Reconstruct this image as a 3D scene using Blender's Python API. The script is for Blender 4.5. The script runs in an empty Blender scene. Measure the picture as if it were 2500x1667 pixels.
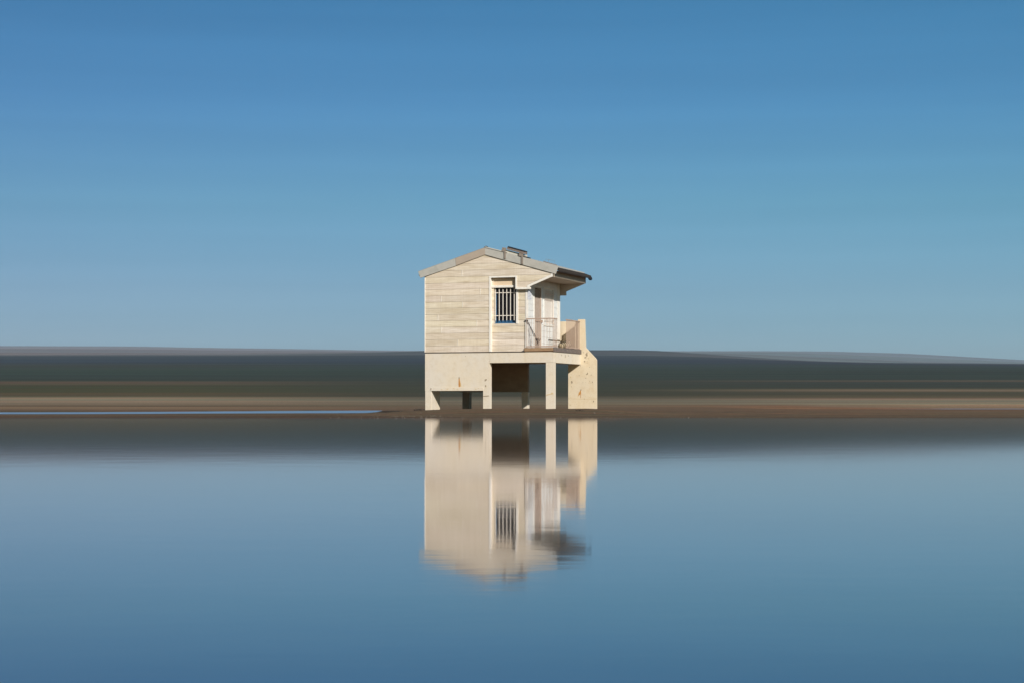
import bpy, bmesh, math, random
from mathutils import Vector, Matrix
random.seed(7)
SC = bpy.context.scene
COL = SC.collection

# ------------------------------------------------------------------ helpers
def lerp(a, b, t): return a + (b - a) * t
def smooth(a, b, x):
    t = min(1.0, max(0.0, (x - a) / (b - a))); return t * t * (3 - 2 * t)
def table(pts, x):
    if x <= pts[0][0]: return pts[0][1]
    for (a, va), (b, vb) in zip(pts, pts[1:]):
        if x <= b:
            t = (x - a) / (b - a)
            if isinstance(va, (tuple, list)): return tuple(lerp(p, q, t) for p, q in zip(va, vb))
            return lerp(va, vb, t)
    return pts[-1][1]

class MB:
    """collects shapes, then links them as one mesh object"""
    def __init__(s): s.v = []; s.f = []; s.m = []
    def add(s, vs, fs, mi=0):
        n = len(s.v); s.v += [tuple(p) for p in vs]
        for f in fs: s.f.append(tuple(i + n for i in f)); s.m.append(mi)
    def box(s, a, b, mi=0):
        (x0, y0, z0), (x1, y1, z1) = a, b
        if x0 > x1: x0, x1 = x1, x0
        if y0 > y1: y0, y1 = y1, y0
        if z0 > z1: z0, z1 = z1, z0
        vs = [(x0,y0,z0),(x1,y0,z0),(x1,y1,z0),(x0,y1,z0),(x0,y0,z1),(x1,y0,z1),(x1,y1,z1),(x0,y1,z1)]
        s.add(vs, [(0,3,2,1),(4,5,6,7),(0,1,5,4),(1,2,6,5),(2,3,7,6),(3,0,4,7)], mi)
    def bar(s, a, b, w, h=None, mi=0, up=(0,0,1)):
        """rectangular bar from a to b, w sideways, h along up"""
        h = h or w
        a = Vector(a); b = Vector(b); d = (b - a).normalized(); up = Vector(up)
        if abs(d.dot(up)) > .99: up = Vector((0, 1, 0))
        x = d.cross(up).normalized(); y = x.cross(d).normalized()
        vs = []
        for p in (a, b):
            for i, j in ((-1,-1),(1,-1),(1,1),(-1,1)): vs.append(p + x*i*w/2 + y*j*h/2)
        s.add(vs, [(0,1,2,3),(7,6,5,4),(0,4,5,1),(1,5,6,2),(2,6,7,3),(3,7,4,0)], mi)
    def tube(s, pts, r, n=8, mi=0, cap=True):
        pts = [Vector(p) for p in pts]; rings = []
        rr = r if isinstance(r, (list, tuple)) else [r] * len(pts)
        for k, p in enumerate(pts):
            d = (pts[min(k+1, len(pts)-1)] - pts[max(k-1, 0)]).normalized()
            up = Vector((0,0,1)) if abs(d.z) < .95 else Vector((0,1,0))
            x = d.cross(up).normalized(); y = x.cross(d).normalized()
            rings.append([p + (x*math.cos(2*math.pi*i/n) + y*math.sin(2*math.pi*i/n)) * rr[k] for i in range(n)])
        vs = [q for ring in rings for q in ring]; fs = []
        for k in range(len(pts)-1):
            for i in range(n):
                j = (i+1) % n
                fs.append((k*n+i, k*n+j, (k+1)*n+j, (k+1)*n+i))
        if cap: fs += [tuple(range(n))[::-1], tuple(range((len(pts)-1)*n, len(pts)*n))]
        s.add(vs, fs, mi)
    def prism(s, poly, y0, y1, mi=0):
        """polygon in the u,z plane extruded along v"""
        n = len(poly)
        vs = [(u, y0, z) for u, z in poly] + [(u, y1, z) for u, z in poly]
        fs = [tuple(range(n)), tuple(range(2*n-1, n-1, -1))]
        for i in range(n):
            j = (i+1) % n; fs.append((i, i+n, j+n, j))
        s.add(vs, fs, mi)
    def build(s, name, mats, parent=None, bevel=0.0, smooth_=False):
        me = bpy.data.meshes.new(name); me.from_pydata(s.v, [], s.f)
        if not isinstance(mats, (list, tuple)): mats = [mats]
        for m in mats: me.materials.append(m)
        me.polygons.foreach_set('material_index', s.m)
        if smooth_: me.polygons.foreach_set('use_smooth', [True]*len(s.f))
        bm = bmesh.new(); bm.from_mesh(me); bmesh.ops.recalc_face_normals(bm, faces=bm.faces); bm.to_mesh(me); bm.free()
        me.update()
        o = bpy.data.objects.new(name, me); COL.objects.link(o)
        if parent: o.parent = parent
        if bevel:
            b = o.modifiers.new('edge', 'BEVEL'); b.width = bevel; b.segments = 2; b.limit_method = 'ANGLE'
        return o

def tag(o, label=None, cat=None, group=None, kind=None):
    for k, v in (('label', label), ('category', cat), ('group', group), ('kind', kind)):
        if v: o[k] = v
    return o
def thing(name, label, cat, M, group=None):
    o = bpy.data.objects.new(name, None); COL.objects.link(o); o.matrix_world = M
    o.empty_display_size = .3
    return tag(o, label, cat, group)

def clip(poly, a, b, c):
    """keep the part of a polygon where a*u + b*z <= c"""
    out = []
    for i, p in enumerate(poly):
        q = poly[(i+1) % len(poly)]
        dp, dq = a*p[0]+b*p[1]-c, a*q[0]+b*q[1]-c
        if dp <= 0: out.append(p)
        if (dp < 0 < dq) or (dq < 0 < dp):
            t = dp/(dp-dq); out.append((lerp(p[0], q[0], t), lerp(p[1], q[1], t)))
    return out

# ---------------------------------------------------------------- materials
class NT:
    def __init__(s, name):
        s.mat = bpy.data.materials.new(name); s.mat.use_nodes = True
        s.t = s.mat.node_tree; s.b = s.t.nodes['Principled BSDF']; s.out = s.t.nodes['Material Output']
    def n(s, typ, **kw):
        x = s.t.nodes.new(typ)
        for k, v in kw.items():
            if k in x.inputs: x.inputs[k].default_value = v
            else: setattr(x, k, v)
        return x
    def l(s, a, b): s.t.links.new(a, b)
    def coords(s, scale=(1,1,1), src='Object'):
        tc = s.n('ShaderNodeTexCoord'); mp = s.n('ShaderNodeMapping'); mp.inputs['Scale'].default_value = scale
        s.l(tc.outputs[src], mp.inputs['Vector']); return mp.outputs['Vector']
    def noise(s, scale=(1,1,1), sc=1.0, detail=4, rough=.55, src='Object'):
        x = s.n('ShaderNodeTexNoise', Scale=sc, Detail=detail, Roughness=rough); s.l(s.coords(scale, src), x.inputs['Vector'])
        return x.outputs['Fac']
    def ramp(s, fac, stops, interp='LINEAR'):
        r = s.n('ShaderNodeValToRGB'); r.color_ramp.interpolation = interp; e = r.color_ramp.elements
        while len(e) < len(stops): e.new(.5)
        for k, (p, c) in enumerate(stops):
            e[k].position = p; e[k].color = (*c, 1) if len(c) == 3 else c
        s.l(fac, r.inputs['Fac']); return r.outputs['Color']
    def mix(s, fac, a, b, typ='MIX'):
        m = s.n('ShaderNodeMix', data_type='RGBA', blend_type=typ)
        for sock, v in ((m.inputs[0], fac), (m.inputs[6], a), (m.inputs[7], b)):
            if isinstance(v, (int, float)): sock.default_value = v
            elif isinstance(v, tuple): sock.default_value = (*v, 1) if len(v) == 3 else v
            else: s.l(v, sock)
        return m.outputs[2]
    def bump(s, h, strength=.4, dist=.01):
        b = s.n('ShaderNodeBump', Strength=strength, Distance=dist); s.l(h, b.inputs['Height']); s.l(b.outputs['Normal'], s.b.inputs['Normal'])

def simple(name, c, c2=None, scale=(1,1,1), sc=6, rough=.7, metal=0, bump=.0, c3=None, lo=.35, hi=.7, spec=.3):
    t = NT(name); c2 = c2 or tuple(x*.8 for x in c)
    f = t.noise(scale, sc, 6, .6)
    stops = [(lo, c), (hi, c2)] if not c3 else [(lo, c), ((lo+hi)/2, c2), (hi, c3)]
    t.l(t.ramp(f, stops), t.b.inputs['Base Color'])
    t.b.inputs['Roughness'].default_value = rough; t.b.inputs['Metallic'].default_value = metal
    t.b.inputs['Specular IOR Level'].default_value = spec
    if bump: t.bump(f, bump, .01)
    return t.mat

def siding_mat():
    t = NT('weathered_siding')
    g = t.noise((1.1, 1, 26), 1.6, 6, .65)             # long grain
    w = t.noise((.5, 1, 3.2), 1.3, 4, .6)              # weather patches
    base = t.ramp(g, [(.30, (.56,.475,.375)), (.50, (.71,.635,.535)), (.68, (.80,.735,.65))])
    pat = t.ramp(w, [(.34, (.80,.76,.69)), (.60, (1,1,1))])
    col = t.mix(.85, base, pat, 'MULTIPLY')
    v = t.noise((14, 1, .35), 1.5, 3, .6)
    col = t.mix(.5, col, t.ramp(v, [(.35, (.9,.88,.85)), (.6, (1,1,1))]), 'MULTIPLY')
    # per-board tint kept in a colour attribute
    at = t.n('ShaderNodeAttribute', attribute_name='tint')
    col = t.mix(1.0, col, at.outputs['Color'], 'MULTIPLY')
    t.l(col, t.b.inputs['Base Color']); t.b.inputs['Roughness'].default_value = .8
    t.b.inputs['Specular IOR Level'].default_value = .2
    t.bump(g, .12, .006); return t.mat

def plaster_mat(name, a, b, stain):
    t = NT(name)
    n1 = t.noise((1,1,1), 1.1, 5, .6); n2 = t.noise((1,1,1), 5.5, 6, .65); n3 = t.noise((9,9,.6), 1.2, 4, .6)
    col = t.ramp(n1, [(.36, a), (.62, b)])
    col = t.mix(.7, col, t.ramp(n2, [(.30, stain), (.52, (1,1,1))]), 'MULTIPLY')
    col = t.mix(.12, col, t.ramp(n3, [(.3, (.86,.82,.74)), (.6, (1,1,1))]), 'MULTIPLY')
    t.l(col, t.b.inputs['Base Color']); t.b.inputs['Roughness'].default_value = .85
    t.b.inputs['Specular IOR Level'].default_value = .2
    t.bump(n2, .3, .012); return t.mat

M = {}
M['siding'] = siding_mat()
M['plaster'] = plaster_mat('cream_plaster', (.70,.615,.485), (.68,.62,.53), (.90,.86,.78))
M['plaster_yellow'] = plaster_mat('yellow_plaster', (.71,.60,.43), (.69,.595,.45), (.90,.84,.74))
M['shaded'] = simple('painted_shade_brown', (.40,.30,.20), (.30,.22,.15), (1,1,1), 3, .9)  # brown darkened to paint in the shade under the floor
M['white'] = simple('white_paint', (.82,.795,.74), (.74,.70,.63), (1,1,1), 5, .6)
M['porch_white'] = simple('white_boards', (.74,.75,.74), (.66,.66,.63), (1,1,3), 3, .6)
M['seam'] = simple('board_seam', (.40,.37,.33), (.30,.27,.23))
M['rake'] = simple('galvanised_sheet', (.42,.415,.37), (.50,.485,.44), (1,1,1), 3, .55, .15, c3=(.44,.43,.39))
M['rake_tan'] = simple('tan_sheet', (.42,.35,.28), (.38,.32,.26), (1,1,1), 3, .6, .0)
M['tiles'] = simple('corrugated_sheet', (.016,.013,.011), (.035,.029,.024), (1,1,1), 4, .8)
M['eave'] = simple('eave_board', (.50,.42,.33), (.42,.35,.27), (1,6,1), 3, .7)
M['soffit'] = simple('soffit_board', (.50,.43,.35), (.42,.36,.29), (1,6,1), 2, .8)
M['timber'] = simple('brown_timber', (.24,.13,.065), (.36,.24,.14), (2,2,22), 1.4, .85, bump=.5, c3=(.17,.10,.06))
M['timber_grey'] = simple('grey_timber', (.22,.16,.12), (.12,.105,.10), (3,3,14), 1.8, .9, bump=.6, c3=(.30,.24,.20))
M['rail'] = simple('faded_pink_metal', (.45,.335,.265), (.38,.275,.21), (1,1,1), 9, .65)
M['grille'] = simple('pale_pink_metal', (.70,.61,.53), (.60,.50,.42), (1,1,1), 9, .65)
M['bars'] = simple('ivory_metal', (.82,.77,.70), (.76,.69,.60), (1,1,1), 9, .55)
M['blue'] = simple('blue_paint', (.03,.10,.20), (.05,.14,.25), (1,1,8), 4, .5)
M['shutter'] = simple('peach_paint', (.70,.55,.38), (.64,.51,.37), (1,1,8), 3, .6)
M['door'] = simple('brown_door', (.22,.15,.11), (.10,.075,.06), (1,6,1), 4, .7)
M['panel_brown'] = simple('weathered_brown_metal', (.24,.19,.16), (.17,.135,.12), (1,1,1), 12, .7)
M['bracket'] = simple('grey_brown_bracket', (.27,.23,.19), (.22,.18,.15), (1,1,1), 12, .7)
M['dark'] = simple('dark_metal', (.016,.018,.024), (.028,.03,.034), (1,1,1), 8, .5)
M['pale_sheet'] = simple('pale_sheet', (.52,.52,.46), (.60,.55,.47), (1,1,1), 6, .6)
M['rust'] = simple('rust_stain', (.55,.28,.08), (.42,.18,.05), (6,1,2), 5, .9)
M['rust_pale'] = simple('faint_rust_stain', (.62,.45,.22), (.60,.48,.30), (6,1,2), 5, .9)
M['chip'] = simple('bare_concrete', (.28,.22,.15), (.38,.31,.21), (1,1,1), 20, .95)
M['paper'] = simple('notice_board', (.72,.74,.78), (.64,.66,.70), (1,1,1), 6, .6)
M['ink'] = simple('faded_ink', (.25,.28,.38), (.32,.34,.42))
M['wood_old'] = simple('driftwood', (.035,.028,.022), (.06,.045,.035), (4,1,1), 6, .95)
M['stone'] = simple('wet_pebble', (.085,.065,.05), (.16,.135,.10), (1,1,1), 3, .8)
M['drum'] = simple('pale_rusty_tin', (.50,.43,.30), (.30,.22,.13), (1,1,1), 9, .6)
M['foam'] = simple('salt_foam', (.42,.38,.34), (.30,.27,.24), (6,1,1), 2, .9)

t = NT('dark_glass'); t.b.inputs['Base Color'].default_value = (.012,.013,.018,1); t.b.inputs['Roughness'].default_value = .12
t.b.inputs['Specular IOR Level'].default_value = .35
f = t.noise((16,1,.4), 1.0, 2); t.l(t.ramp(f, [(.4,(.006,.006,.009)), (.6,(.022,.022,.028))]), t.b.inputs['Base Color'])
M['glass'] = t.mat

# ------------------------------------------------------------------- layout
H0 = math.atan(1580/4426.)                      # house turned 19.6 degrees
ORIGIN = (1.636, 68.0, 0.0)
MH = Matrix.Translation(ORIGIN) @ Matrix.Rotation(-H0, 4, 'Z')
def hm(u, v, z, rz=0): return MH @ Matrix.Translation((u, v, z)) @ Matrix.Rotation(rz, 4, 'Z')

# =================================================================== HOUSE
house = thing('stilt_house', 'weathered cream beach house on concrete pillars with a railed porch, beside still water', 'house', MH)
XL, XR, XP = -5.29, -.065, -1.17                 # left end, deck edge, porch wall
ZF, D = 2.38, 4.12                              # floor line, depth of the body

# lower enclosure: cream plaster box with two openings under it
m = MB()
m.box((XL, 0, .91), (-2.905, .16, 2.355))                      # front panel
m.box((-5.05, -.012, .915), (-2.89, .0, 1.045))               # slightly proud lip
m.box((XL, .16, .91), (XL+.16, 3.65, 2.355))                  # left side
m.box((XL+.16, .16, 2.18), (-2.65, 3.65, 2.348))              # ceiling slab
m.box((-5.13, .16, .96), (-5.03, .90, 1.2))
def blob(m, u, z, ru, rz, v=-.0015, mi=1, n=9, seed=0, th=.006):
    r = random.Random(seed)
    pts = [(u+math.cos(2*math.pi*i/n)*ru*r.uniform(.55,1.1), z+math.sin(2*math.pi*i/n)*rz*r.uniform(.55,1.1)) for i in range(n)]
    m.prism(pts, v-th*.5, v+th*.5, mi)
m.prism([(-3.90,1.42),(-3.865,1.42),(-3.855,1.30),(-3.83,1.13),(-3.85,1.055),(-3.90,1.055),(-3.91,1.15),(-3.905,1.30)], -.0025, .003, 1)
m.prism([(-3.85,1.33),(-3.80,1.18),(-3.79,1.06),(-3.828,1.06),(-3.832,1.15)], -.0025, .003, 2)
blob(m, -3.885, 1.40, .022, .05, -.004, 3, 7, 5)
blob(m, -5.04, .99, .022, .045, -.013, 3, 6, 6)
for k, u in enumerate((-4.6,-4.35,-4.1,-3.95,-3.2,-3.1)): blob(m, u, .98+.02*(k%3-1), .05, .012, -.013, 2, 7, 20+k)
blob(m, -3.62, 2.23, .014, .02, -.0015, 3, 6, 8)
m.build('lower_wall', [M['plaster'], M['rust'], M['rust_pale'], M['chip']], house)

m = MB(); m.box((XL+.0, 3.66, .885), (-2.375, 3.84, 2.17)); m.build('back_panel', M['shaded'], house)['label'] = 'bare panel at the back, under the floor, shade painted into its brown'
# pillars
def pillar(parts, mat=None, marks=None, label=None, bevel=.012):
    m = MB()
    for a, b in parts: m.box(a, b)
    if marks: marks(m)
    o = m.build('pillar', [M['plaster'], M['rust_pale'], M['chip']], house, 0 if marks else bevel)
    if mat: o.data.materials[0] = mat
    if label: o['label'] = label
    return o
pillar([((XL, .002, -.3), (-5.03, .90, .908))], label='deep pillar at the left front corner')
def marks_a(m):
    blob(m, -2.79, 1.33, .07, .035, -.0015, 2, 8, 3); blob(m, -2.82, 1.29, .03, .03, -.0025, 2, 7, 13); blob(m, -2.80, 1.09, .03, .06, -.0015, 2, 6, 4)
    m.bar((-2.905,-.004,.70),(-2.66,-.004,.715),.008,.03, 2)
def marks_b(m):
    m.bar((-.385,-.004,.735),(-.09,-.004,.80),.012,.03, 1); blob(m, -.14, .81, .03, .05, -.005, 1, 7, 9)
pillar([((-2.904, .0, -.3), (-2.645, .24, 2.352))], marks=marks_a)
pillar([((-.385, 0, -.3), (XR, .215, 1.958))], marks=marks_b)
pillar([((-5.17, 3.645, -.3), (-4.88, 3.95, .879))], mat=M['shaded'])  # rear left leg, its shade put into the colour
pillar([((-2.63, 3.645, -.3), (-2.37, 3.855, .879))])
# deck: perimeter beams and slab
m = MB(); m.box((-2.645, .0, 1.96), (XR, .24, 2.352)); m.build('beam', M['plaster'], house, .01)['label'] = 'front beam under the porch'
m = MB(); m.box((XR-.24, .24, 1.955), (XR, 3.35, 2.350))
for v, h in ((.9,.05),(1.35,.11),(1.75,.05)): m.box((XR-.003, v, 2.28-h), (XR+.003, v+.05, 2.28), 1)
m.build('beam', [M['plaster'], M['chip']], house)['label'] = 'side beam running back to the stair wall'
m = MB(); m.box((-2.645, 3.86, 2.0), (XR-.24, 4.06, 2.178)); m.build('beam', M['plaster'], house, .01)
m = MB(); m.box((-2.645, .24, 2.18), (XR-.24, 4.06, 2.348)); m.build('deck_slab', M['plaster'], house)
m = MB(); m.box((XL-.01, -.012, 2.352), (-1.2, 4.12, ZF+.004)); m.build('floor_joint', M['wood_old'], house)

# stair wall (broad pier with sloping shoulder) and the parapet behind the porch
m = MB()
WALL = [(-.585,-.3),(.575,-.3),(.572,2.12),(.54,2.18),(.125,2.61),(.088,3.68),(.07,3.708),(-.17,3.71),(-.185,3.695),(-.185,1.957),(-.585,1.957)]
m.prism([(-.60,-.3),(.22,-.3),(.22,2.1),(-.30,2.60),(-.34,3.60),(-.60,3.60)], 4.22, 4.34)
m.build('stair_wall', M['plaster_yellow'], house, .012)['label'] = 'rear wall of the stair, hidden behind the front one'
m = MB(); m.box((-1.30, 4.235, 2.0), (-.601, 4.345, 3.68)); m.box((-.185-.15, 3.47, 2.0), (-.19, 4.22, 3.66)); m.build('parapet', M['plaster_yellow'], house)
m = MB()
for k in range(9): m.box((-.05-.06*k, 3.47, .20+.24*k), (.20-.06*k, 4.22, .26+.24*k))
m.build('steps', M['plaster'], house)
m = MB(); vv = 3.3505
m.prism(WALL, 3.352, 3.47, 3)
r = random.Random(3)
for k, (u, z, a, b) in enumerate([(.18,2.33,.045,.08),(.13,2.22,.06,.03),(.09,2.07,.04,.04),(.21,1.60,.03,.05),(.17,1.57,.03,.03),(.36,1.55,.025,.025),
      (-.44,1.26,.04,.065),(-.46,1.09,.014,.03),(-.06,.96,.024,.045),(.30,1.85,.02,.02),(.41,1.26,.02,.035),(.02,1.24,.018,.012),(.46,.50,.02,.05),
      (.14,1.42,.02,.02),(-.13,1.52,.03,.012),(.05,2.42,.03,.015),(.08,.60,.02,.02),(-.5,.36,.02,.012),(.3,1.3,.015,.015),(-.08,1.9,.015,.015)]):
    blob(m, u, z, a, b, vv, 0, 8, 40+k)
for k in range(16): blob(m, r.uniform(.05,.26), r.uniform(1.98,2.45), r.uniform(.006,.016), r.uniform(.006,.02), vv, 0, 6, 70+k)
for k in range(10): blob(m, r.uniform(-.55,.5), r.uniform(.3,1.9), r.uniform(.005,.012), r.uniform(.005,.012), vv, 0, 6, 90+k)
m.prism([(-.08,.95),(-.06,.95),(-.055,.80),(-.06,.64),(-.075,.64),(-.08,.80),(-.16,.72),(-.14,.84)], vv-.004, vv+.002, 1)
m.prism([(-.15,.86),(-.09,.92),(-.12,.80),(-.20,.66)], vv-.003, vv+.002, 2)
m.prism([(-.50,1.49),(-.46,1.49),(-.455,1.43),(-.49,1.42)], vv-.004, vv+.002, 2)
m.bar((-.58,vv,.62),(.57,vv,.585),.008,.012, 2); m.bar((.25,vv,.66),(.58,vv,.635),.008,.014, 2)
m.build('stair_wall', [M['chip'], M['rust'], M['rust_pale'], M['plaster_yellow']], house)['label'] = 'broad stair wall with a sloping shoulder, chips and rust streaks'

# ---- siding: lapped boards clipped to the wall outline
BH = .2392
def siding(pieces, v, name, joints=(), th=.10, zref=ZF, mats=None, seed=1):
    me_v, me_f, tint = [], [], []
    r = random.Random(seed); bt = {}
    for poly in pieces:
        zmin = min(p[1] for p in poly); zmax = max(p[1] for p in poly)
        k = int(math.floor((zmin-zref)/BH))
        while zref + k*BH < zmax:
            z0, z1 = zref+k*BH, zref+(k+1)*BH
            segs = [(-99, 99)]
            js = sorted(u for u, kk in joints if kk == k)
            if js:
                e = [-99]+js+[99]; segs = list(zip(e, e[1:]))
            for si, (u0, u1) in enumerate(segs):
                q = clip(clip(clip(clip(poly, 0,1,z1), 0,-1,-z0), 1,0,u1-.004), -1,0,-(u0+.004))
                if len(q) < 3: continue
                key = (k, si)
                if key not in bt:
                    s = r.uniform(.93, 1.04); bt[key] = (s*r.uniform(.99,1.02), s, s*r.uniform(.93,1.02), 1)
                n = len(me_v); m_ = len(q)
                prof = lambda z: v - .003 - .010*(z1-z)/BH
                for (u, z) in q: me_v.append((u, prof(z), z + (.004 if abs(z-z0) < 1e-6 else 0)))
                for (u, z) in q: me_v.append((u, v+th, z))
                fs = [tuple(range(n, n+m_)), tuple(range(n+2*m_-1, n+m_-1, -1))]
                for i in range(m_):
                    j = (i+1) % m_; fs.append((n+i, n+i+m_, n+j+m_, n+j))
                me_f += fs; tint += [bt[key]]*len(fs)
            k += 1
    nf = len(me_f)
    for u, k in joints:
        z1 = min(zref+(k+1)*BH, 5.62)-.004; z0 = zref+k*BH+.006; n = len(me_v)
        me_v += [(u-.007,-.0185,z0),(u+.007,-.0185,z0),(u+.007,0,z0),(u-.007,0,z0),(u-.007,-.0185,z1),(u+.007,-.0185,z1),(u+.007,0,z1),(u-.007,0,z1)]
        fs = [tuple(i+n for i in f) for f in ((0,3,2,1),(4,5,6,7),(0,1,5,4),(1,2,6,5),(2,3,7,6),(3,0,4,7))]; me_f += fs; tint += [(1,1,1,1)]*6
    me = bpy.data.meshes.new(name); me.from_pydata(me_v, [], me_f); me.materials.append(mats or M['siding']); me.materials.append(M['white'])
    for p in list(me.polygons)[nf:]: p.material_index = 1
    ca = me.color_attributes.new('tint', 'FLOAT_COLOR', 'CORNER')
    for p, c in zip(me.polygons, tint):
        for li in p.loop_indices: ca.data[li].color = c
    bm = bmesh.new(); bm.from_mesh(me); bmesh.ops.recalc_face_normals(bm, faces=bm.faces); bm.to_mesh(me); bm.free()
    o = bpy.data.objects.new(name, me); COL.objects.link(o); o.parent = house
    return o
def roof_under(poly):      # keep below the underside of the roof
    sl = (6.08-5.26)/(5.29-2.81); sr = (6.08-5.25)/(2.81-.02)
    p = clip(poly, -sl, 1, 6.08+sl*2.81); return clip(p, sr, 1, 6.08-sr*2.81)
A_ = roof_under([(XL,ZF),(-2.65,ZF),(-2.65,7),(XL,7)])
B_ = roof_under([(-2.65,5.21),(-1.54,5.21),(-1.54,7),(-2.65,7)])
C1 = roof_under([(-1.54,4.76),(-1.09,4.76),(-1.09,7),(-1.54,7)])
C2 = roof_under([(-1.09,4.885),(-.13,5.27),(-.13,7),(-1.09,7)])
J = [(-3.76,12),(-3.01,9),(-4.61,8),(-3.73,7),(-4.75,5),(-3.15,4),(-4.61,3),(-3.93,1)]
siding([A_, B_, C1, C2], 0.0, 'front_wall', J, .10)
REC = .155
siding([[(-2.65,ZF),(-1.20,ZF),(-1.20,3.44),(-2.65,3.44)], [(-2.65,3.44),(-2.52,3.44),(-2.52,5.15),(-2.65,5.15)],
        [(-1.60,3.44),(-1.20,3.44),(-1.20,4.82),(-1.60,4.82)]], REC, 'front_wall', (), .10, seed=5)
# left, back and inner faces of the body
m = MB()
gable = roof_under([(XL,ZF),(XP,ZF),(XP,7),(XL,7)])
m.box((XL+.001, .10, ZF), (XL+.10, D, 5.22))
gb = MB(); gb.prism(gable, D-.10, D); gb.build('back_wall', M['siding'], house)
m.build('side_wall', M['siding'], house)

# trims
def trim(parts, name='trim', mat=None, bevel=.004):
    m = MB()
    for a, b in parts: m.box(a, b)
    return m.build(name, mat or M['white'], house, bevel)
trim([((XL-.014,-.022,ZF+.005),(XL+.012,.03,5.23))], 'corner_trim')
trim([((-2.655,-.026,ZF+.005),(-2.585,.0,5.235)), ((-2.655,.0,ZF+.005),(-2.60,REC+.0,5.235))], 'corner_trim')
trim([((-2.585,-.026,5.175),(-1.54,.06,5.235))], 'window_trim')
trim([((-1.595,-.026,4.725),(-1.535,.06,5.175))], 'window_trim')
m = MB(); m.box((-1.535,-.026,4.715),(-1.04,REC-.0,4.785))
m.prism([(-1.115,4.86),(-1.06,4.86),(-.985,4.755),(-.985,4.715),(-1.10,4.72),(-1.13,4.79)], -.03, .04)
m.prism([(-1.115,4.86),(-.20,5.235),(-.135,5.235),(-.12,5.255),(-.12,5.16),(-.16,5.15),(-1.06,4.80)], -.028, .03)
m.prism([(-.175,5.16),(-.12,5.16),(-.115,5.30),(-.175,5.26)], -.0285, .031)
m.build('bargeboard', M['white'], house)
trim([((-1.62,REC-.035,3.42),(-1.535,REC+.03,4.716))], 'window_trim')
trim([((-1.245,REC-.028,ZF+.14),(-1.155,REC+.06,4.80))], 'corner_trim')

# front window: recess, shutter box, blue frame, pane, ivory bars
win = MB()
wz0, wz1, wu0, wu1 = 3.455, 4.83, -2.52, -1.60
win.box((wu0, .30, wz0), (wu0+.055, .36, wz1-.2)); win.box((wu1-.04, .30, wz0), (wu1, .36, wz1-.2))
win.box((wu0+.07, .30, wz0), (wu1-.07, .36, wz0+.10)); win.box((wu0+.055, .31, wz1-.215), (wu1-.04, .36, wz1-.2))
win = win.build('window', M['blue'], house, .004)
m = MB(); m.box((wu0+.05, .335, wz0+.10), (wu1-.03, .35, wz1+.04)); m.build('pane', M['glass'], win)
m = MB(); m.box((wu0, .20, wz0-.02), (wu1, .30, wz0+.015)); m.box((wu0, .36, wz0-.3), (wu1, .42, 5.2)); 
m.build('sill', M['blue'], win)
for k in range(6):
    m = MB(); m.box((wu0+.10+.138*k, .29, wz0+.016), (wu0+.135+.138*k, .30, wz0+.11)); m.build('vent_block', M['blue'], win)
m = MB(); m.box((wu0-.08, REC+.005, 4.88), (wu1-.0, .40, 5.17)); sb = m.build('shutter_box', M['shutter'], house, .005)
m = MB(); m.box((wu0-.07, REC-.055, 4.80), (wu1-.0, .30, 4.885)); m.build('lip', M['white'], sb, .005)
for a in (wu0-.01, wu1):
    m = MB(); m.box((a, REC+.10, wz0-.1), (a+.01, .42, 4.88)); m.build('window_reveal', M['shutter'], house)
gr = MB(); gr.box((-2.57, .215, 4.60), (-1.60, .235, 4.625)); gr = gr.build('window_grille', M['bars'], house)
m = MB(); m.box((-2.57, .215, 3.73), (-1.60, .235, 3.755)); m.build('crossbar', M['bars'], gr)
for k in range(6):
    m = MB(); u = -2.475+.1515*k; m.box((u-.0115, .192, 3.555), (u+.0115, .214, 4.775)); m.build('bar', M['bars'], gr)

# porch wall facing the deck (u = XP), lapped white boards, door, barred window
def pbox(m, v0, v1, z0, z1, d0=0.0, d1=.02, mi=0): m.box((XP+d0, v0, z0), (XP+d1, v1, z1), mi)
m = MB(); z = 2.50; k = 0
openings = [(.91, 1.66, 2.5, 4.87), (2.10, 3.20, 3.48, 4.86)]
while z < 5.14:
    z1 = min(z+BH, 5.15)
    spans = [(REC+.06, D-.1)]
    for a, b, c, d in openings:
        if z1 > c+.05 and z < d-.05:
            spans = [s for (p, q) in spans for s in ((p, min(q, a)), (max(p, b), q)) if s[1]-s[0] > .02]
    for p, q in spans:
        vs = [(XP-.12,p,z),(XP+.012,p,z+.003),(XP+.002,p,z1),(XP-.12,p,z1)]
        vs += [(a, q, c) for a, _, c in vs]
        m.add(vs, [(0,1,2,3),(7,6,5,4),(0,4,5,1),(1,5,6,2),(2,6,7,3),(3,7,4,0)])
    z = z1
m.build('porch_wall', M['porch_white'], house)
m = MB(); pbox(m, 3.72, D-.07, 2.5, 5.15, .013, .024); m.build('corner_trim', M['white'], house)
# door
dr = MB(); pbox(dr, .93, 1.64, 2.52, 4.80, -.07, -.03); dr = dr.build('door', M['door'], house)
m = MB()
pbox(m, .86, .91, 2.5, 4.92, -.10, .03); pbox(m, 1.66, 1.74, 2.5, 4.92, -.10, .03); pbox(m, .91, 1.66, 4.84, 4.92, -.10, .03)
m.build('door_frame', M['white'], dr)
for k in range(9):
    m = MB(); v = .95+.08*k; m.tube([(XP+.012, v, 2.54), (XP+.012, v, 4.82)], .0065, 6); m.build('bar', M['grille'], dr)
m = MB(); pbox(m, .93, 1.64, 3.55, 3.60, .025, .035); pbox(m, .93, 1.64, 4.62, 4.65, .025, .035); pbox(m, 1.60, 1.635, 2.54, 4.82, -.02, .045); pbox(m, 1.60, 1.70, 3.52, 3.62, .045, .09)
m.build('crossbar', M['rail'], dr)
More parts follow.
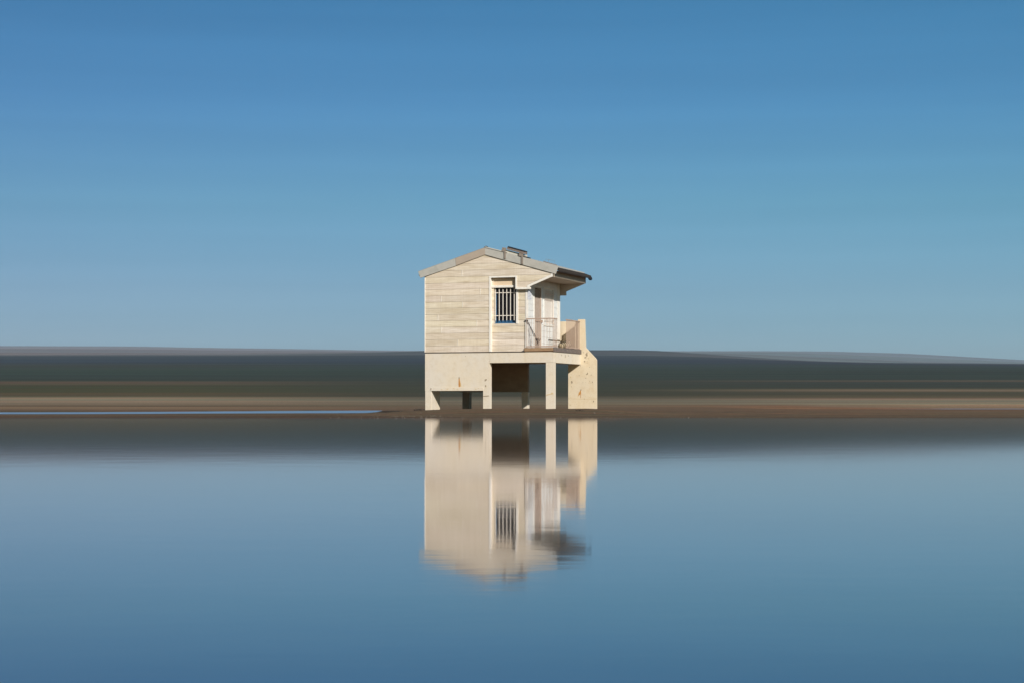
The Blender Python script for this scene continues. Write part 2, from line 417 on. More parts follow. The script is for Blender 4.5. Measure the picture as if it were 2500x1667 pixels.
# barred window
wn = MB(); pbox(wn, 2.10, 3.20, 3.48, 4.86, -.08, -.05); wn = wn.build('window', M['porch_white'], house)
m = MB()
pbox(m, 2.04, 2.10, 3.42, 4.92, -.08, .025); pbox(m, 3.20, 3.26, 3.42, 4.92, -.08, .025); pbox(m, 2.10, 3.20, 4.86, 4.92, -.08, .025); pbox(m, 2.02, 3.28, 3.42, 3.48, -.08, .035)
m.build('window_frame', M['white'], wn)
for k in range(12):
    m = MB(); v = 2.13+.091*k
    m.tube([(XP+.05, v, 4.80), (XP+.05, v, 3.62), (XP+.08, v, 3.54), (XP+.12, v, 3.50)], .007, 6); m.build('bar', M['grille'], wn)
for z in (4.66, 3.66):
    m = MB(); pbox(m, 2.08, 3.22, z, z+.03, .04, .06); m.build('crossbar', M['grille'], wn)

# soffit, back gable panel over the porch, eave
m = MB(); m.box((XP-.1, .10, 5.15), (-.15, D, 5.18)); m.build('soffit', M['soffit'], house)
m = MB(); P = [(-1.17,4.70),(-.905,4.70),(-.905,4.86),(-.15,5.149),(-1.17,5.149)]
m.prism(P, D-.10, D); m.build('gable_panel', M['soffit'], house)
m = MB(); m.box((-.17, .031, 5.165), (-.13, D+.10, 5.42)); m.build('eave_board', M['eave'], house)

# roof
RZ, RU = 6.315, -2.81
def rz(u): return RZ - (RZ-5.47)/(RU+5.56)*(RU-u) if u < RU else RZ - (RZ-5.53)/(.12-RU)*(u-RU)
m = MB()
V0, V1 = -.02, D+.06
for u0, u1 in ((-5.54, RU), (RU, -.17)):
    a, b = rz(u0), rz(u1)
    m.add([(u0,V0,a),(u1,V0,b),(u1,V1,b),(u0,V1,a),(u0,V0,a-.16),(u1,V0,b-.16),(u1,V1,b-.16),(u0,V1,a-.16)],
          [(0,1,2,3),(4,7,6,5),(0,4,5,1),(1,5,6,2),(2,6,7,3),(3,7,4,0)])
roof = m.build('roof', M['rake'], house)
# corrugated eave sheet on the right: ridges run down the slope, so its edge is a wave
m = MB(); pitch = .15; N = int((V1+.04)/pitch*4); us = [-.5, .04, .115]; vs = []
for i in range(N+1):
    v = .06 + i*pitch/4; w = [0, .042, 0, -.012][i % 4]
    for k, u in enumerate(us): vs.append((u, v, rz(u)-(0,.05,.12)[k]+w*(.1, .1, 1.6)[k]-.01))
    for k, u in enumerate(us): vs.append((u, v, rz(u)-(0,.05,.12)[k]+w*(.1, .1, 1.0)[k]-.07))
fs = []
for i in range(N):
    a, b = 6*i, 6*i+6
    for k in (0, 1): fs += [(a+k, a+k+1, b+k+1, b+k), (a+3+k, b+3+k, b+4+k, a+4+k)]
    fs += [(a+2, a+5, b+5, b+2), (a, b, b+3, a+3)]
fs += [(0,3,4,1), (1,4,5,2), (6*N,6*N+1,6*N+4,6*N+3), (6*N+1,6*N+2,6*N+5,6*N+4)]
m.add(vs, fs); m.build('corrugated_sheet', M['tiles'], house)
m = MB(); m.tube([(.07,4.02,5.36),(.08,4.12,5.355),(.085,4.22,5.35)], [.05,.08,.065], 8); m.build('gutter_end', M['dark'], house, .02)
# rake boards along the front gable, in separate lengths
def rake(u0, u1, mat, lab, drop0=.275, drop1=.275, dv=0.0, lift=.012):
    m = MB()
    poly = [(u0, rz(u0)+lift), (u1, rz(u1)+lift), (u1+(.0 if u1 > 0 else .03), rz(u1)-drop1), (u0+(.03 if u0 > RU or u0 < -5 else .03), rz(u0)-drop0)]
    if u0 < -5.5: poly[3] = (u0+.09, rz(u0)-.235)
    if abs(u1-RU) < .01: poly[2] = (u1, rz(u1)-drop1)
    if abs(u0-RU) < .01: poly[3] = (u0, rz(u0)-drop0)
    if u1 > 0: poly[2] = (.02, rz(.02)-.30)
    m.prism(poly, -.050+dv*.6, -.016+dv*.6)
    m.add([(u0, -.049+dv*.6, rz(u0)+lift+.002), (u1, -.049+dv*.6, rz(u1)+lift+.002), (u1, .22, rz(u1)+lift+.01), (u0, .22, rz(u0)+lift+.01),
           (u0, -.049+dv*.6, rz(u0)+lift+.010), (u1, -.049+dv*.6, rz(u1)+lift+.010), (u1, .22, rz(u1)+lift+.018), (u0, .22, rz(u0)+lift+.018)],
          [(3,2,1,0),(4,5,6,7),(0,1,5,4),(1,2,6,5),(2,3,7,6),(3,0,4,7)])
    o = m.build('rake_board', mat, house, .006); o['label'] = lab; return o
rake(-5.56, -4.03, M['rake'], 'grey lower length of the left rake board')
rake(-4.02, RU, M['rake_tan'], 'tan upper length of the left rake board', .27, .255, -.008)
rake(RU, -2.08, M['rake'], 'upper length of the right rake board', .255, .28)
rake(-2.07, -1.41, M['rake'], 'short middle length of the right rake board', .28, .28, .006)
rake(-1.40, .12, M['rake'], 'long lower length of the right rake board', .28, .29)
m = MB(); m.tube([(-2.83,-.06,6.35),(-2.78,0,6.385),(-2.72,.05,6.35)], .014, 6, 0); m.bar((-2.80,.05,rz(-2.80)+.035),(-1.9,.05,rz(-1.9)+.045),.25,.03,1)
m.build('ridge_cap', [M['dark'], M['pale_sheet']], house)

# deck floor: timber edge boards
m = MB(); m.box((-1.235, -.03, 2.385), (-.085, .0, 2.515)); m.box((-1.235,.0,2.385), (-.085,.16,2.50)); m.build('edge_board', M['timber'], house, .006)['label'] = 'brown timber edge board at the front of the porch'
m = MB(); m.box((-.085, -.034, 2.36), (-.035, 3.35, 2.525)); m.box((-.14,.161,2.385),(-.085,3.345,2.51)); m.build('edge_board', M['timber_grey'], house, .006)['label'] = 'rotten grey timber edge board along the side of the porch'
m = MB(); m.box((XP, .16, 2.352), (-.141, 4.235, 2.50)); m.build('porch_floor', M['timber'], house)

# railings
def railing(pts_top, axis, fixed, a, b, zt, zb, gaps, w=.012, label=None):
    """axis 'u': along the front; axis 'v': along the side"""
    P_ = (lambda s, z: (s, fixed, z)) if axis == 'u' else (lambda s, z: (fixed, s, z))
    m = MB(); m.bar(P_(a, zt), P_(b, zt), .042, .04); o = m.build('railing', M['rail'], house, .004)
    m = MB(); m.bar(P_(a, zb), P_(b, zb), .05, .045); m.build('bottom_rail', M['rail'], o, .004)
    if label: o['label'] = label
    for s in gaps:
        k = MB(); k.tube([P_(s, zb), P_(s, zt)], w, 6); k.build('baluster', M['rail'], o)
    return o
railing(0, 'u', .03, -1.18, -.11, 3.60, 2.56, [-1.165,-1.10,-1.03,-.96,-.88,-.80,-.70,-.60,-.47,-.35,-.24,-.115], .007, 'short railing across the front end of the porch')
railing(0, 'v', -.11, .03, .50, 3.60, 2.565, [.03,.11,.19,.27,.35,.43,.50], .006, 'railing return on the side of the porch')
railing(0, 'v', -.11, 1.62, 3.35, 3.62, 2.565, [1.64+.08*k for k in range(22)], .008, 'long railing between the gap and the stair wall')
m = MB(); m.tube([(-1.165,.06,3.57),(-1.0,.14,3.2),(-.86,.20,2.95),(-.855,.21,2.80)], .014, 6); m.tube([(-.86,.2,2.93),(-.80,.25,2.70)],.011,6); m.tube([(-.75,.2,2.90),(-.80,.22,2.66),(-.68,.25,2.85)],.010,6)
m.build('brace_rod', M['dark'], house)

# ------------------------------------------------------- solar panel on roof
sp = thing('solar_panel', 'small dark solar panel on two brown brackets, raised above the right slope of the roof', 'solar panel', hm(-1.7, -.08, 5.9))
def sl(u0, u1, z0, z1, v0, v1, th, name, mat, par=sp, o=(-1.7,-.08,5.9), bevel=0):
    m = MB(); q = [(u0,z0),(u1,z1),(u1-.01,z1-th),(u0-.01,z0-th)]
    m.prism([(a-o[0], b-o[2]) for a, b in q], v0-o[1], v1-o[1]); return m.build(name, mat, par, bevel)
sl(-1.865, -1.16, 6.35, 6.150, -.10, .12, .045, 'panel', M['dark'])
sl(-1.90, -1.155, 6.312, 6.105, -.09, .10, .085, 'panel_frame', M['panel_brown'])
sl(-2.03, -1.14, 6.235, 5.995, -.02, .06, .115, 'backing_sheet', M['pale_sheet'])
sl(-1.50, -1.02, 6.03, 5.90, -.03, .10, .045, 'dark_strip', M['dark'])
def bracket(u, zt, zb, pu, pz):
    m = MB(); o = (-1.7,-.08,5.9)
    m.box((u-.035-o[0], -.078-o[1], zb-o[2]), (u+.035-o[0], -.056-o[1], zt-o[2]))
    q = [(pu,pz),(pu+.16,pz-.045),(pu+.115,pz-.19),(pu-.045,pz-.145)]
    m.prism([(a-o[0], b-o[2]) for a, b in q], -.081-o[1], -.057-o[1]); m.build('bracket', M['bracket'], sp, .004)
bracket(-2.00, 6.30, 5.875, -2.095, 6.315); bracket(-1.305, 6.07, 5.66, -1.41, 6.12)

# antenna frame lying near the eave
an = thing('antenna', 'flat dark antenna frame with thin wires lying on the roof near the eave', 'antenna', hm(-.28, .25, 5.66))
m = MB()
m.bar((-.28,0,.10),(.22,.1,-.045),.18,.022); m.build('base_plate', M['panel_brown'], an)
m = MB(); m.tube([(-.22,0,.12),(-.20,0,.19),(.12,.1,.13),(.14,.1,.0)], .004, 5); m.tube([(-.08,0,.09),(-.08,0,.17)], .006, 5); m.build('wire', M['bracket'], an)

# notice on the porch wall
sg = thing('notice_sign', 'faded white notice on the porch wall, lines of worn lettering, left of the barred door', 'sign', hm(XP+.013, .34, 4.52))
m = MB(); m.box((0,-.22,-.19),(.008,.22,.19)); m.build('board', M['paper'], sg)
m = MB(); r = random.Random(11)
for k in range(6):
    y = -.18
    while y < .15:
        w = r.uniform(.03,.08); m.box((.009,y,.13-.055*k),(.011,min(y+w,.18),.15-.055*k)); y += w+.025
m.build('lettering', M['ink'], sg)

# bound tin roll lying on the deck
jk = thing('bound_roll', 'pale rusty tin roll bound with wire hoops lying behind the porch railing', 'roll', hm(-.50, 2.62, 2.50, .2))
m = MB(); A, B = Vector((-.12,-.22,.13)), Vector((.12,.26,.24)); dd = (B-A)
m.tube([A, A+dd*.08, A+dd*.5, A+dd*.92, B], [.11,.13,.125,.13,.10], 14); m.build('drum', M['drum'], jk, 0, True)
for tt in (.05,.28,.5,.72,.95):
    c = A+dd*tt; m = MB(); x = dd.normalized().cross(Vector((0,0,1))).normalized(); y = x.cross(dd.normalized())
    ring = [c+(x*math.cos(a*math.pi/8)+y*math.sin(a*math.pi/8)  )*.14 for a in range(17)]
    m.tube(ring, .010, 5, 0, False); m.build('hoop', M['wood_old'], jk)
for k, (a, b, c) in enumerate([(-.30,-.26,.04),(.05,-.34,.04),(.24,.05,.04)]):
    m = MB(); m.tube([(a,b,c),(a+.14,b+.05,c+.02)], [.035,.02], 6); m.build('scrap', M['wood_old'], jk)

# =================================================================== GROUND
CAMZ, F = .38, 4426.0
PROF = [(-90,-.6),(30,-.45),(46,-.16),(51.5,-.02),(54,.035),(60,.055),(66,.07),(84,.075),(122,.06),(160,.20),(205,.85),(260,1.67),(450,4.65),(800,12.5),(1400,29.5),(2600,71.),(3000,58.),(3600,20.),(5000,-15.),(24000,-18.)]
RIDGE = [(-3000,150),(-1500,122),(-734,118),(-323,119),(-147,121),(205,119),(294,115),(440,103),(734,98.5),(1400,88),(3000,70)]
def hash2(x, y):
    s = math.sin(x*12.9898+y*78.233)*43758.5453; return s-math.floor(s)
def vn(x, y):
    ix, iy = math.floor(x), math.floor(y); fx, fy = x-ix, y-iy
    fx = fx*fx*(3-2*fx); fy = fy*fy*(3-2*fy)
    return lerp(lerp(hash2(ix,iy), hash2(ix+1,iy), fx), lerp(hash2(ix,iy+1), hash2(ix+1,iy+1), fx), fy)
def ground(X, Y):
    z = table(PROF, Y)
    if Y > 900:
        k = smooth(900, 2600, Y); z *= lerp(1.0, table(RIDGE, X*2600/max(Y,2600))/120.0, k)
    if 40 < Y < 125:
        r = math.hypot((X-.3)/6.2, (Y-67.5)/12.5)                  # the mound that carries the house
        z += .145*(1-smooth(.45, 1.0, r))
        z -= .05*smooth(1.5, 4.0, -X)*(1-smooth(.3,.9,r))*smooth(62,67,Y)
        z += (vn(X*.35+5, Y*.22)-.5)*.05*smooth(50,56,Y)*(1-smooth(75,85,Y)) + (vn(X*1.7, Y*.9+9)-.5)*.022*smooth(49,53,Y)
        # pool left of the house
        p = smooth(0, 1, (-6.7-(Y-100)*.06-X)/1.2)
        yn = lerp(78, 69, smooth(6, 22, -X)); yf = lerp(121, 93, smooth(7.5, 24, -X))
        z = lerp(z, -.05, p*smooth(yn-2,yn+3,Y)*(1-smooth(yf-6,yf+2,Y)))
        if X < -5.5 and z > 0: z = min(z, lerp(z, .02, p*(1-smooth(yn,yn+4,Y))*smooth(54,60,Y)))
    if 122 < Y < 160 and X > 16: z = lerp(z, min(z, .01), smooth(16, 24, X))
    if 140 < Y < 185 and X > 20: z = lerp(z, -.03, smooth(26, 34, X)*smooth(156,162,Y)*(1-smooth(170,176,Y)))
    return z
# land cover by distance: left / middle / right
def C3(*s): return tuple(s)
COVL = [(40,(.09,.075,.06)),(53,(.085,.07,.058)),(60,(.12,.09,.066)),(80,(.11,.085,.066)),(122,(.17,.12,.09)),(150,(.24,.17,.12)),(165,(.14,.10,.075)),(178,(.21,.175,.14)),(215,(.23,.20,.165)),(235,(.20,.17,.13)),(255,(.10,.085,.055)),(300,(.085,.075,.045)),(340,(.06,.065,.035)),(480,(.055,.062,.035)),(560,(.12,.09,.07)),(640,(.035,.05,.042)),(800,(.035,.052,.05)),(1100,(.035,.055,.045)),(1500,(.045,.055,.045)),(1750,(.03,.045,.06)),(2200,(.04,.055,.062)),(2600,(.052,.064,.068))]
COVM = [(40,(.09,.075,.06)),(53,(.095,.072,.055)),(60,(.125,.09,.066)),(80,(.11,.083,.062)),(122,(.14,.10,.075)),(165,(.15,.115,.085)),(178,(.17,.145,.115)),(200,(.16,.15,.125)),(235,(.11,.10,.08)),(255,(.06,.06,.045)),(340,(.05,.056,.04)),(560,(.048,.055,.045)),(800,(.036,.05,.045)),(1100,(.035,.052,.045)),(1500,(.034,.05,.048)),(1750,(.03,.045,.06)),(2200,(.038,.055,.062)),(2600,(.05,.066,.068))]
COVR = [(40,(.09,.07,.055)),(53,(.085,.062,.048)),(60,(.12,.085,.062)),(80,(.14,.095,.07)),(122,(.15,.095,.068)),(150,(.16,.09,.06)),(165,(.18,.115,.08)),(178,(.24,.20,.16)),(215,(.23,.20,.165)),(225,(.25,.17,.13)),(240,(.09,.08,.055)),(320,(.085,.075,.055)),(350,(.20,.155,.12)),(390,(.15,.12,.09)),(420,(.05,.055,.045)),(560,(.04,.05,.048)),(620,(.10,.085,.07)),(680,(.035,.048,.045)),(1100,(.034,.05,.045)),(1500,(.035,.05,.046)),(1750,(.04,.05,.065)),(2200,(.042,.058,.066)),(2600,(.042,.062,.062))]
def cover(X, Y):
    x = X/max(Y, 40.)*F                       # bearing from the shore
    l, m_, r = table(COVL, Y), table(COVM, Y), table(COVR, Y)
    a = smooth(-900, -150, X*60/max(Y,60)*70) ; b = smooth(150, 900, X*60/max(Y,60)*70)
    c = tuple(lerp(p, q, a) for p, q in zip(l, m_)); c = tuple(lerp(p, q, b) for p, q in zip(c, r))
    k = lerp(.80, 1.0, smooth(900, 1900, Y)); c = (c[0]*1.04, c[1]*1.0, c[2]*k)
    return c
def grid(name, xs, ys, hf, cf, mat):
    vs = [(x, y, hf(x, y)) for y in ys for x in xs]; n = len(xs)
    fs = [(j*n+i, j*n+i+1, (j+1)*n+i+1, (j+1)*n+i) for j in range(len(ys)-1) for i in range(n-1)]
    me = bpy.data.meshes.new(name); me.from_pydata(vs, [], fs); me.materials.append(mat)
    me.polygons.foreach_set('use_smooth', [True]*len(fs))
    ca = me.color_attributes.new('cover', 'FLOAT_COLOR', 'POINT'); buf = []
    for x, y, z in vs: buf += [*cf(x, y), 1]
    ca.data.foreach_set('color', buf)
    o = bpy.data.objects.new(name, me); COL.objects.link(o); o['kind'] = 'structure'; return o
def land_mat(name, rough=.95):
    t = NT(name); at = t.n('ShaderNodeAttribute', attribute_name='cover')
    tc = t.n('ShaderNodeTexCoord'); sp_ = t.n('ShaderNodeSeparateXYZ'); t.l(tc.outputs['Object'], sp_.inputs[0])
    lg = t.n('ShaderNodeMath', operation='LOGARITHM'); mx = t.n('ShaderNodeMath', operation='MAXIMUM'); mx.inputs[1].default_value = 30
    t.l(sp_.outputs['Y'], mx.inputs[0]); t.l(mx.outputs[0], lg.inputs[0]); lg.inputs[1].default_value = 2.71828
    dv_ = t.n('ShaderNodeMath', operation='DIVIDE'); t.l(sp_.outputs['X'], dv_.inputs[0]); t.l(mx.outputs[0], dv_.inputs[1])
    cb = t.n('ShaderNodeCombineXYZ'); t.l(dv_.outputs[0], cb.inputs['X']); t.l(lg.outputs[0], cb.inputs['Y'])
    mp = t.n('ShaderNodeMapping'); mp.inputs['Scale'].default_value = (2.2, 46, 1); t.l(cb.outputs[0], mp.inputs['Vector'])
    n1 = t.n('ShaderNodeTexNoise', Scale=1.0, Detail=6, Roughness=.62); t.l(mp.outputs[0], n1.inputs['Vector'])
    n2 = t.n('ShaderNodeTexNoise', Scale=.7, Detail=3); t.l(mp.outputs[0], n2.inputs['Vector'])
    c = t.mix(1.0, at.outputs['Color'], t.ramp(n1.outputs['Fac'], [(.30,(.55,.57,.62)), (.5,(1,1,1)), (.72,(1.55,1.48,1.38))]), 'MULTIPLY')
    c = t.mix(1.0, c, t.ramp(n2.outputs['Fac'], [(.35,(1.14,.95,.95)), (.65,(.88,1.03,1.05))]), 'MULTIPLY')
    g = t.noise((1,.45,1), 6.0, 6, .7)
    c = t.mix(.8, c, t.ramp(g, [(.32,(.62,.60,.58)), (.5,(1,1,1)), (.72,(1.35,1.3,1.22))]), 'MULTIPLY')
    t.l(c, t.b.inputs['Base Color']); t.b.inputs['Roughness'].default_value = rough; t.b.inputs['Specular IOR Level'].default_value = .1
    t.bump(g, .5, .03); return t.mat
xs = [-21000,-12000,-7000,-4000,-3000,-2200,-1600,-1200,-900,-700] + [-550+25*i for i in range(45)] + [700,900,1200,1600,2200,3000,4000,7000,12000,21000]
xs = sorted(set(xs + [-14+.25*i for i in range(113)] + [-24+2*i for i in range(25)] + [-100+10*i for i in range(21)]))
ys = [-90,-30,10,30,40,45] + [48+.35*i for i in range(100)] + [83+1.5*i for i in range(30)] + [128+3*i for i in range(40)]
y = 250
while y < 2750: ys.append(y); y *= 1.02
ys += [2900,3200,3600,4500,6000,9000,14000,22000]
ground_o = grid('ground', xs, sorted(set(ys)), ground, cover, land_mat('sandy_ground'))

def ridge(name, dist, tops, cf, back):
    ang = 1/F
    def h(X, Y):
        t = CAMZ + table(tops, X*F/dist)*dist*ang + (vn(X*8/dist*3, 3.3)-.5)*dist*.0004
        return t*smooth(dist*.72, dist, Y) if Y <= dist else t*(1-smooth(dist, back, Y))
    x1 = dist*.42
    grid(name, [-dist*1.2,-dist*.8,-dist*.55]+[-x1+x1*i/32 for i in range(65)]+[dist*.55,dist*.8,dist*1.2],
         [dist*(.70+.02*i) for i in range(16)]+[dist+(back-dist)*k/4 for k in (1,2,3,4)], h, cf, bpy.data.materials['far_hills'])
land_mat('far_hills')
# skyline heights in 1/4426ths of the distance, by bearing
warm = lambda X, Y: tuple(lerp(a, b, smooth(-1500, 800, X)) for a, b in zip((.14,.122,.112), (.115,.14,.14)))  # haze paleness mixed into the far hill colour, bluer to the right
slate = lambda X, Y: tuple(lerp(a, b, smooth(-1100, 200, X)) for a, b in zip((.075,.075,.072), (.062,.078,.08)))
ridge('hills', 4300, [(-5000,100),(-1250,120),(-650,121),(-420,124),(-250,129),(-120,132),(330,132),(430,125),(560,115),(720,106),(900,101),(1250,99.5),(5000,60)], slate, 5200)
ridge('hills', 6000, [(-5000,100),(-1250,126),(-700,125),(-400,127),(-200,127),(350,127),(560,122),(780,112),(1000,102),(1250,98),(5000,60)], warm, 7600)
ridge('hills', 10500, [(-5000,110),(-1250,136),(-850,134),(-550,130),(-250,129),(350,129),(650,126),(870,118),(1060,109),(1250,102),(5000,60)], warm, 13000)
ridge('hills', 17000, [(-5000,110),(-1250,142),(-900,141),(-600,136),(-350,132),(-200,130),(350,130),(750,129),(950,123),(1130,113),(1250,107),(5000,60)], warm, 21000)

# =================================================================== WATER
def water_mat(name, rough, body, bumpy, rs=1.0, tint=(1,.978,.995,1)):
    t = NT(name); t.t.nodes.remove(t.b)
    gl = t.n('ShaderNodeBsdfGlossy'); gl.inputs['Roughness'].default_value = rough; gl.inputs['Color'].default_value = tint
    df = t.n('ShaderNodeBsdfDiffuse'); df.inputs['Color'].default_value = (*body, 1)
    ge = t.n('ShaderNodeNewGeometry'); dp = t.n('ShaderNodeVectorMath', operation='DOT_PRODUCT'); t.l(ge.outputs['Normal'], dp.inputs[0]); t.l(ge.outputs['Incoming'], dp.inputs[1])
    # reflectance falls off from 1 at grazing to 2% looking straight down
    ab = t.n('ShaderNodeMath', operation='ABSOLUTE'); t.l(dp.outputs['Value'], ab.inputs[0])
    ml = t.n('ShaderNodeMath', operation='MULTIPLY'); ml.inputs[1].default_value = -rs; t.l(ab.outputs[0], ml.inputs[0])
    ex = t.n('ShaderNodeMath', operation='EXPONENT'); t.l(ml.outputs[0], ex.inputs[0])
    pw = t.n('ShaderNodeMath', operation='MAXIMUM'); pw.inputs[1].default_value = .02; t.l(ex.outputs[0], pw.inputs[0])
    ms = t.n('ShaderNodeMixShader'); t.l(pw.outputs[0], ms.inputs[0]); t.l(df.outputs[0], ms.inputs[1]); t.l(gl.outputs[0], ms.inputs[2])
    t.l(ms.outputs[0], t.out.inputs['Surface'])
    if bumpy:
        a = t.n('ShaderNodeTexNoise', Scale=1.0, Detail=3, Roughness=.6); t.l(t.coords((1.5, 2.6, 1)), a.inputs['Vector'])
        b = t.n('ShaderNodeBump', Strength=1.0, Distance=bumpy); t.l(a.outputs['Fac'], b.inputs['Height'])
        t.l(b.outputs[0], gl.inputs['Normal'])
    return t.mat
def sheet(name, pts, z, mat, kind='structure'):
    me = bpy.data.meshes.new(name); me.from_pydata([(x, y, z) for x, y in pts], [], [tuple(range(len(pts)))]); me.materials.append(mat)
    o = bpy.data.objects.new(name, me); COL.objects.link(o); o['kind'] = kind; return o
sheet('water', [(-3000,-90),(3000,-90),(3000,140),(-3000,140)], 0.0, water_mat('still_water', .046, (.014,.016,.018), .0005, 4.4))
sheet('pool', [(-2000,68),(-22,68),(-6.2,78),(-5.6,84),(-6.0,92),(-7.6,121),(-24,92),(-2000,92)], .004, water_mat('ruffled_water', .34, (.03,.07,.12), 0, 1.0, (.74,.86,.90,1)))
bpy.data.objects['pool'].name = 'tidal_pool'
sheet('tidal_pool', [(24,157),(2000,157),(2000,175),(24,175)], .004, bpy.data.materials['ruffled_water'])

# shoreline bits
m = MB(); r = random.Random(4)
for k in range(260):
    side = r.random()
    X = r.gauss(-2.8,.55) if side < .35 else r.uniform(-5.5, 6.5); Y = 52.2+abs(r.gauss(0,1.6)) if r.random() < .6 else r.uniform(53,66)
    z = ground(X, Y)
    if z < -.02: continue
    s = r.uniform(.010,.026)*(1 if r.random() < .93 else 1.8)
    n0 = len(m.v); pts = []
    for a in range(6): pts.append((X+s*math.cos(a*math.pi/3)*r.uniform(.7,1.3), Y+s*math.sin(a*math.pi/3), z-.005))
    pts.append((X, Y, z+s*r.uniform(.5,1.0)))
    m.add(pts, [(a, (a+1) % 6, 6) for a in range(6)])
tag(m.build('pebbles', M['stone']), 'small pebbles and shells scattered along the muddy shore', 'pebbles', kind='stuff')
def drift(x, y, L, rz_, th, label, name='driftwood', seed=1):
    r = random.Random(seed); m = MB(); n = 6
    pts = [(-L/2+L*i/n, r.uniform(-.03,.03), th*.35+r.uniform(-.01,.01)+ground(x-L/2+L*i/n, y)-ground(x, y)) for i in range(n+1)]
    m.tube(pts, [th*.3]+[th*r.uniform(.4,.55) for _ in range(n-1)]+[th*.25], 7)
    o = m.build(name, M['wood_old']); o.location = (x, y, ground(x, y)); o.rotation_euler = (0,0,rz_)
    return tag(o, label, 'driftwood')
drift(-3.50, 68.6, .42, 0, .085, 'black slab of driftwood lying just left of the left front pillar')
drift(-4.35, 70.0, .22, .1, .035, 'thin dark stick on the mud, farthest left of the house', seed=2)
drift(2.30, 61.3, .30, .06, .03, 'thin dark twig on the mud in front of the broad stair wall', seed=3)
# ====================================================================== SUN
su, sv, sz = 1.45, 1.37, 1.0
c, s = math.cos(H0), math.sin(H0)
SUN = Vector((su*c - sv*s, -su*s - sv*c, sz)).normalized()
ld = bpy.data.lights.new('sun', 'SUN'); ld.energy = 4.9; ld.angle = math.radians(.5); ld.color = (1.0, .945, .87)
lo = bpy.data.objects.new('sun', ld); COL.objects.link(lo); lo.location = (40,-60,60)
lo.rotation_euler = (-SUN).to_track_quat('-Z', 'Y').to_euler()
elev = math.asin(SUN.z); az = math.atan2(SUN.x, SUN.y)

# ====================================================================== SKY
w = bpy.data.worlds.new('World'); SC.world = w; w.use_nodes = True; nt = w.node_tree
bg = nt.nodes['Background']
sky = nt.nodes.new('ShaderNodeTexSky'); sky.sky_type = 'NISHITA'; sky.sun_disc = False
sky.sun_elevation = elev; sky.sun_rotation = az; sky.air_density = 1.0; sky.dust_density = .3; sky.ozone_density = 2.0
tc = nt.nodes.new('ShaderNodeTexCoord'); sep = nt.nodes.new('ShaderNodeSeparateXYZ'); nt.links.new(tc.outputs['Generated'], sep.inputs[0])
SKYRAMP = [(.0,(.325,.515,.84)),(.0354,(.310,.503,.80)),(.0625,(.285,.462,.70)),(.1094,(.244,.482,.650)),(.1643,(.172,.440,.655)),(.2154,(.128,.414,.607)),(.32,(.27,.42,.54)),(.6,(.55,.58,.63))]
#SKYRAMP_HERE
rp = nt.nodes.new('ShaderNodeValToRGB'); e = rp.color_ramp.elements
mr = nt.nodes.new('ShaderNodeMapRange'); mr.inputs['From Min'].default_value = 0; mr.inputs['From Max'].default_value = 1.0
nt.links.new(sep.outputs['Z'], mr.inputs['Value']); nt.links.new(mr.outputs[0], rp.inputs['Fac'])
while len(e) < len(SKYRAMP): e.new(.5)
for k, (p, cc) in enumerate(SKYRAMP): e[k].position = p; e[k].color = (*cc, 1)
mpn = nt.nodes.new('ShaderNodeMapping'); mpn.inputs['Scale'].default_value = (2.2, 1.0, 60); nt.links.new(tc.outputs['Generated'], mpn.inputs['Vector'])
nz = nt.nodes.new('ShaderNodeTexNoise'); nz.inputs['Scale'].default_value = 1.0; nz.inputs['Detail'].default_value = 5; nt.links.new(mpn.outputs[0], nz.inputs['Vector'])
r2 = nt.nodes.new('ShaderNodeValToRGB'); e = r2.color_ramp.elements
e[0].position = .35; e[0].color = (.95,.965,.97,1); e[1].position = .65; e[1].color = (1.045,1.03,1.025,1); nt.links.new(nz.outputs['Fac'], r2.inputs['Fac'])
def mul(a, b):
    x = nt.nodes.new('ShaderNodeMix'); x.data_type = 'RGBA'; x.blend_type = 'MULTIPLY'; x.inputs[0].default_value = 1
    nt.links.new(a, x.inputs[6]); nt.links.new(b, x.inputs[7]); return x.outputs[2]
rx = nt.nodes.new('ShaderNodeValToRGB'); mx_ = nt.nodes.new('ShaderNodeMapRange'); mx_.inputs['From Min'].default_value = -.4; mx_.inputs['From Max'].default_value = .4
nt.links.new(sep.outputs['X'], mx_.inputs['Value']); nt.links.new(mx_.outputs[0], rx.inputs['Fac'])
e = rx.color_ramp.elements; e[0].color = (.96,.93,.96,1); e[1].color = (1.10,1.27,1.20,1); e[0].position = .1; e[1].position = .95
ry = nt.nodes.new('ShaderNodeValToRGB'); my_ = nt.nodes.new('ShaderNodeMapRange'); my_.inputs['From Min'].default_value = -1; my_.inputs['From Max'].default_value = 1
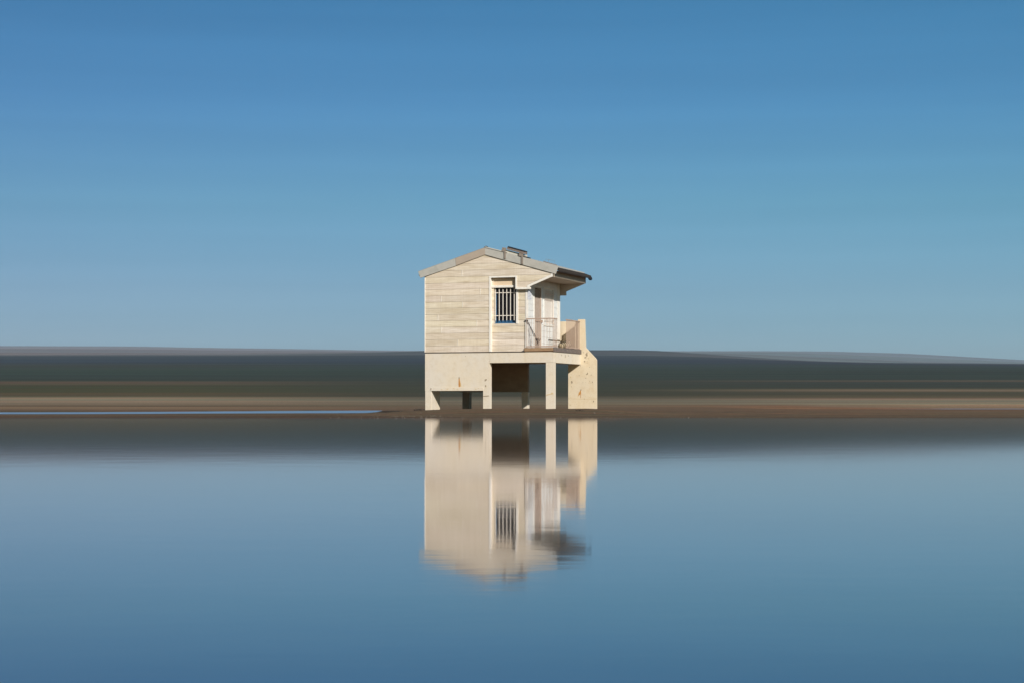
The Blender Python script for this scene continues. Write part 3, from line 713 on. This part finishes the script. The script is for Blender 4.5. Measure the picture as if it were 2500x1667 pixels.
nt.links.new(sep.outputs['Y'], my_.inputs['Value']); nt.links.new(my_.outputs[0], ry.inputs['Fac'])   # warmer, paler sky on the sun's side
e = ry.color_ramp.elements; e[0].color = (1.9,1.1,.72,1); e[0].position = .1; e[1].color = (1,1,1,1); e[1].position = .62
colr = mul(mul(mul(mul(sky.outputs[0], rp.outputs[0]), r2.outputs[0]), rx.outputs[0]), ry.outputs[0])
sc_ = nt.nodes.new('ShaderNodeVectorMath'); sc_.operation = 'SCALE'; sc_.inputs['Scale'].default_value = 1.0
nt.links.new(colr, sc_.inputs[0])
nt.links.new(sc_.outputs[0], bg.inputs['Color']); bg.inputs['Strength'].default_value = .10

# ===================================================================== HAZE
HAZE = 4.6e-5
if HAZE:
    m = MB(); m.box((-21500,-95,-25), (21500,21500,610)); hz = m.build('haze', [])
    hm_ = bpy.data.materials.new('thin_air'); hm_.use_nodes = True; n_ = hm_.node_tree; n_.nodes.remove(n_.nodes['Principled BSDF'])
    pv = n_.nodes.new('ShaderNodeVolumePrincipled'); pv.inputs['Color'].default_value = (.62,.76,.92,1); pv.inputs['Density'].default_value = HAZE; pv.inputs['Anisotropy'].default_value = .0
    n_.links.new(pv.outputs[0], n_.nodes['Material Output'].inputs['Volume'])
    hz.data.materials.append(hm_); hz['kind'] = 'stuff'; hz['label'] = 'thin blue haze over the far hills'

# =================================================================== CAMERA
cd = bpy.data.cameras.new('camera'); cam = bpy.data.objects.new('camera', cd); COL.objects.link(cam); SC.camera = cam
cam.location = (0, 0, CAMZ); cam.rotation_euler = (math.radians(90), 0, 0)
cd.sensor_width = 36; cd.lens = F/2500*36; cd.shift_y = (987-833.5)/2500; cd.clip_start = .05; cd.clip_end = 60000

SC.view_settings.view_transform = 'Standard'; SC.view_settings.look = 'None'; SC.view_settings.exposure = 0; SC.view_settings.gamma = 1
SC.render.engine = 'CYCLES'; SC.cycles.use_denoising = True; SC.cycles.max_bounces = 8; SC.cycles.volume_bounces = 0
SC.cycles.caustics_reflective = False; SC.cycles.sample_clamp_indirect = 6
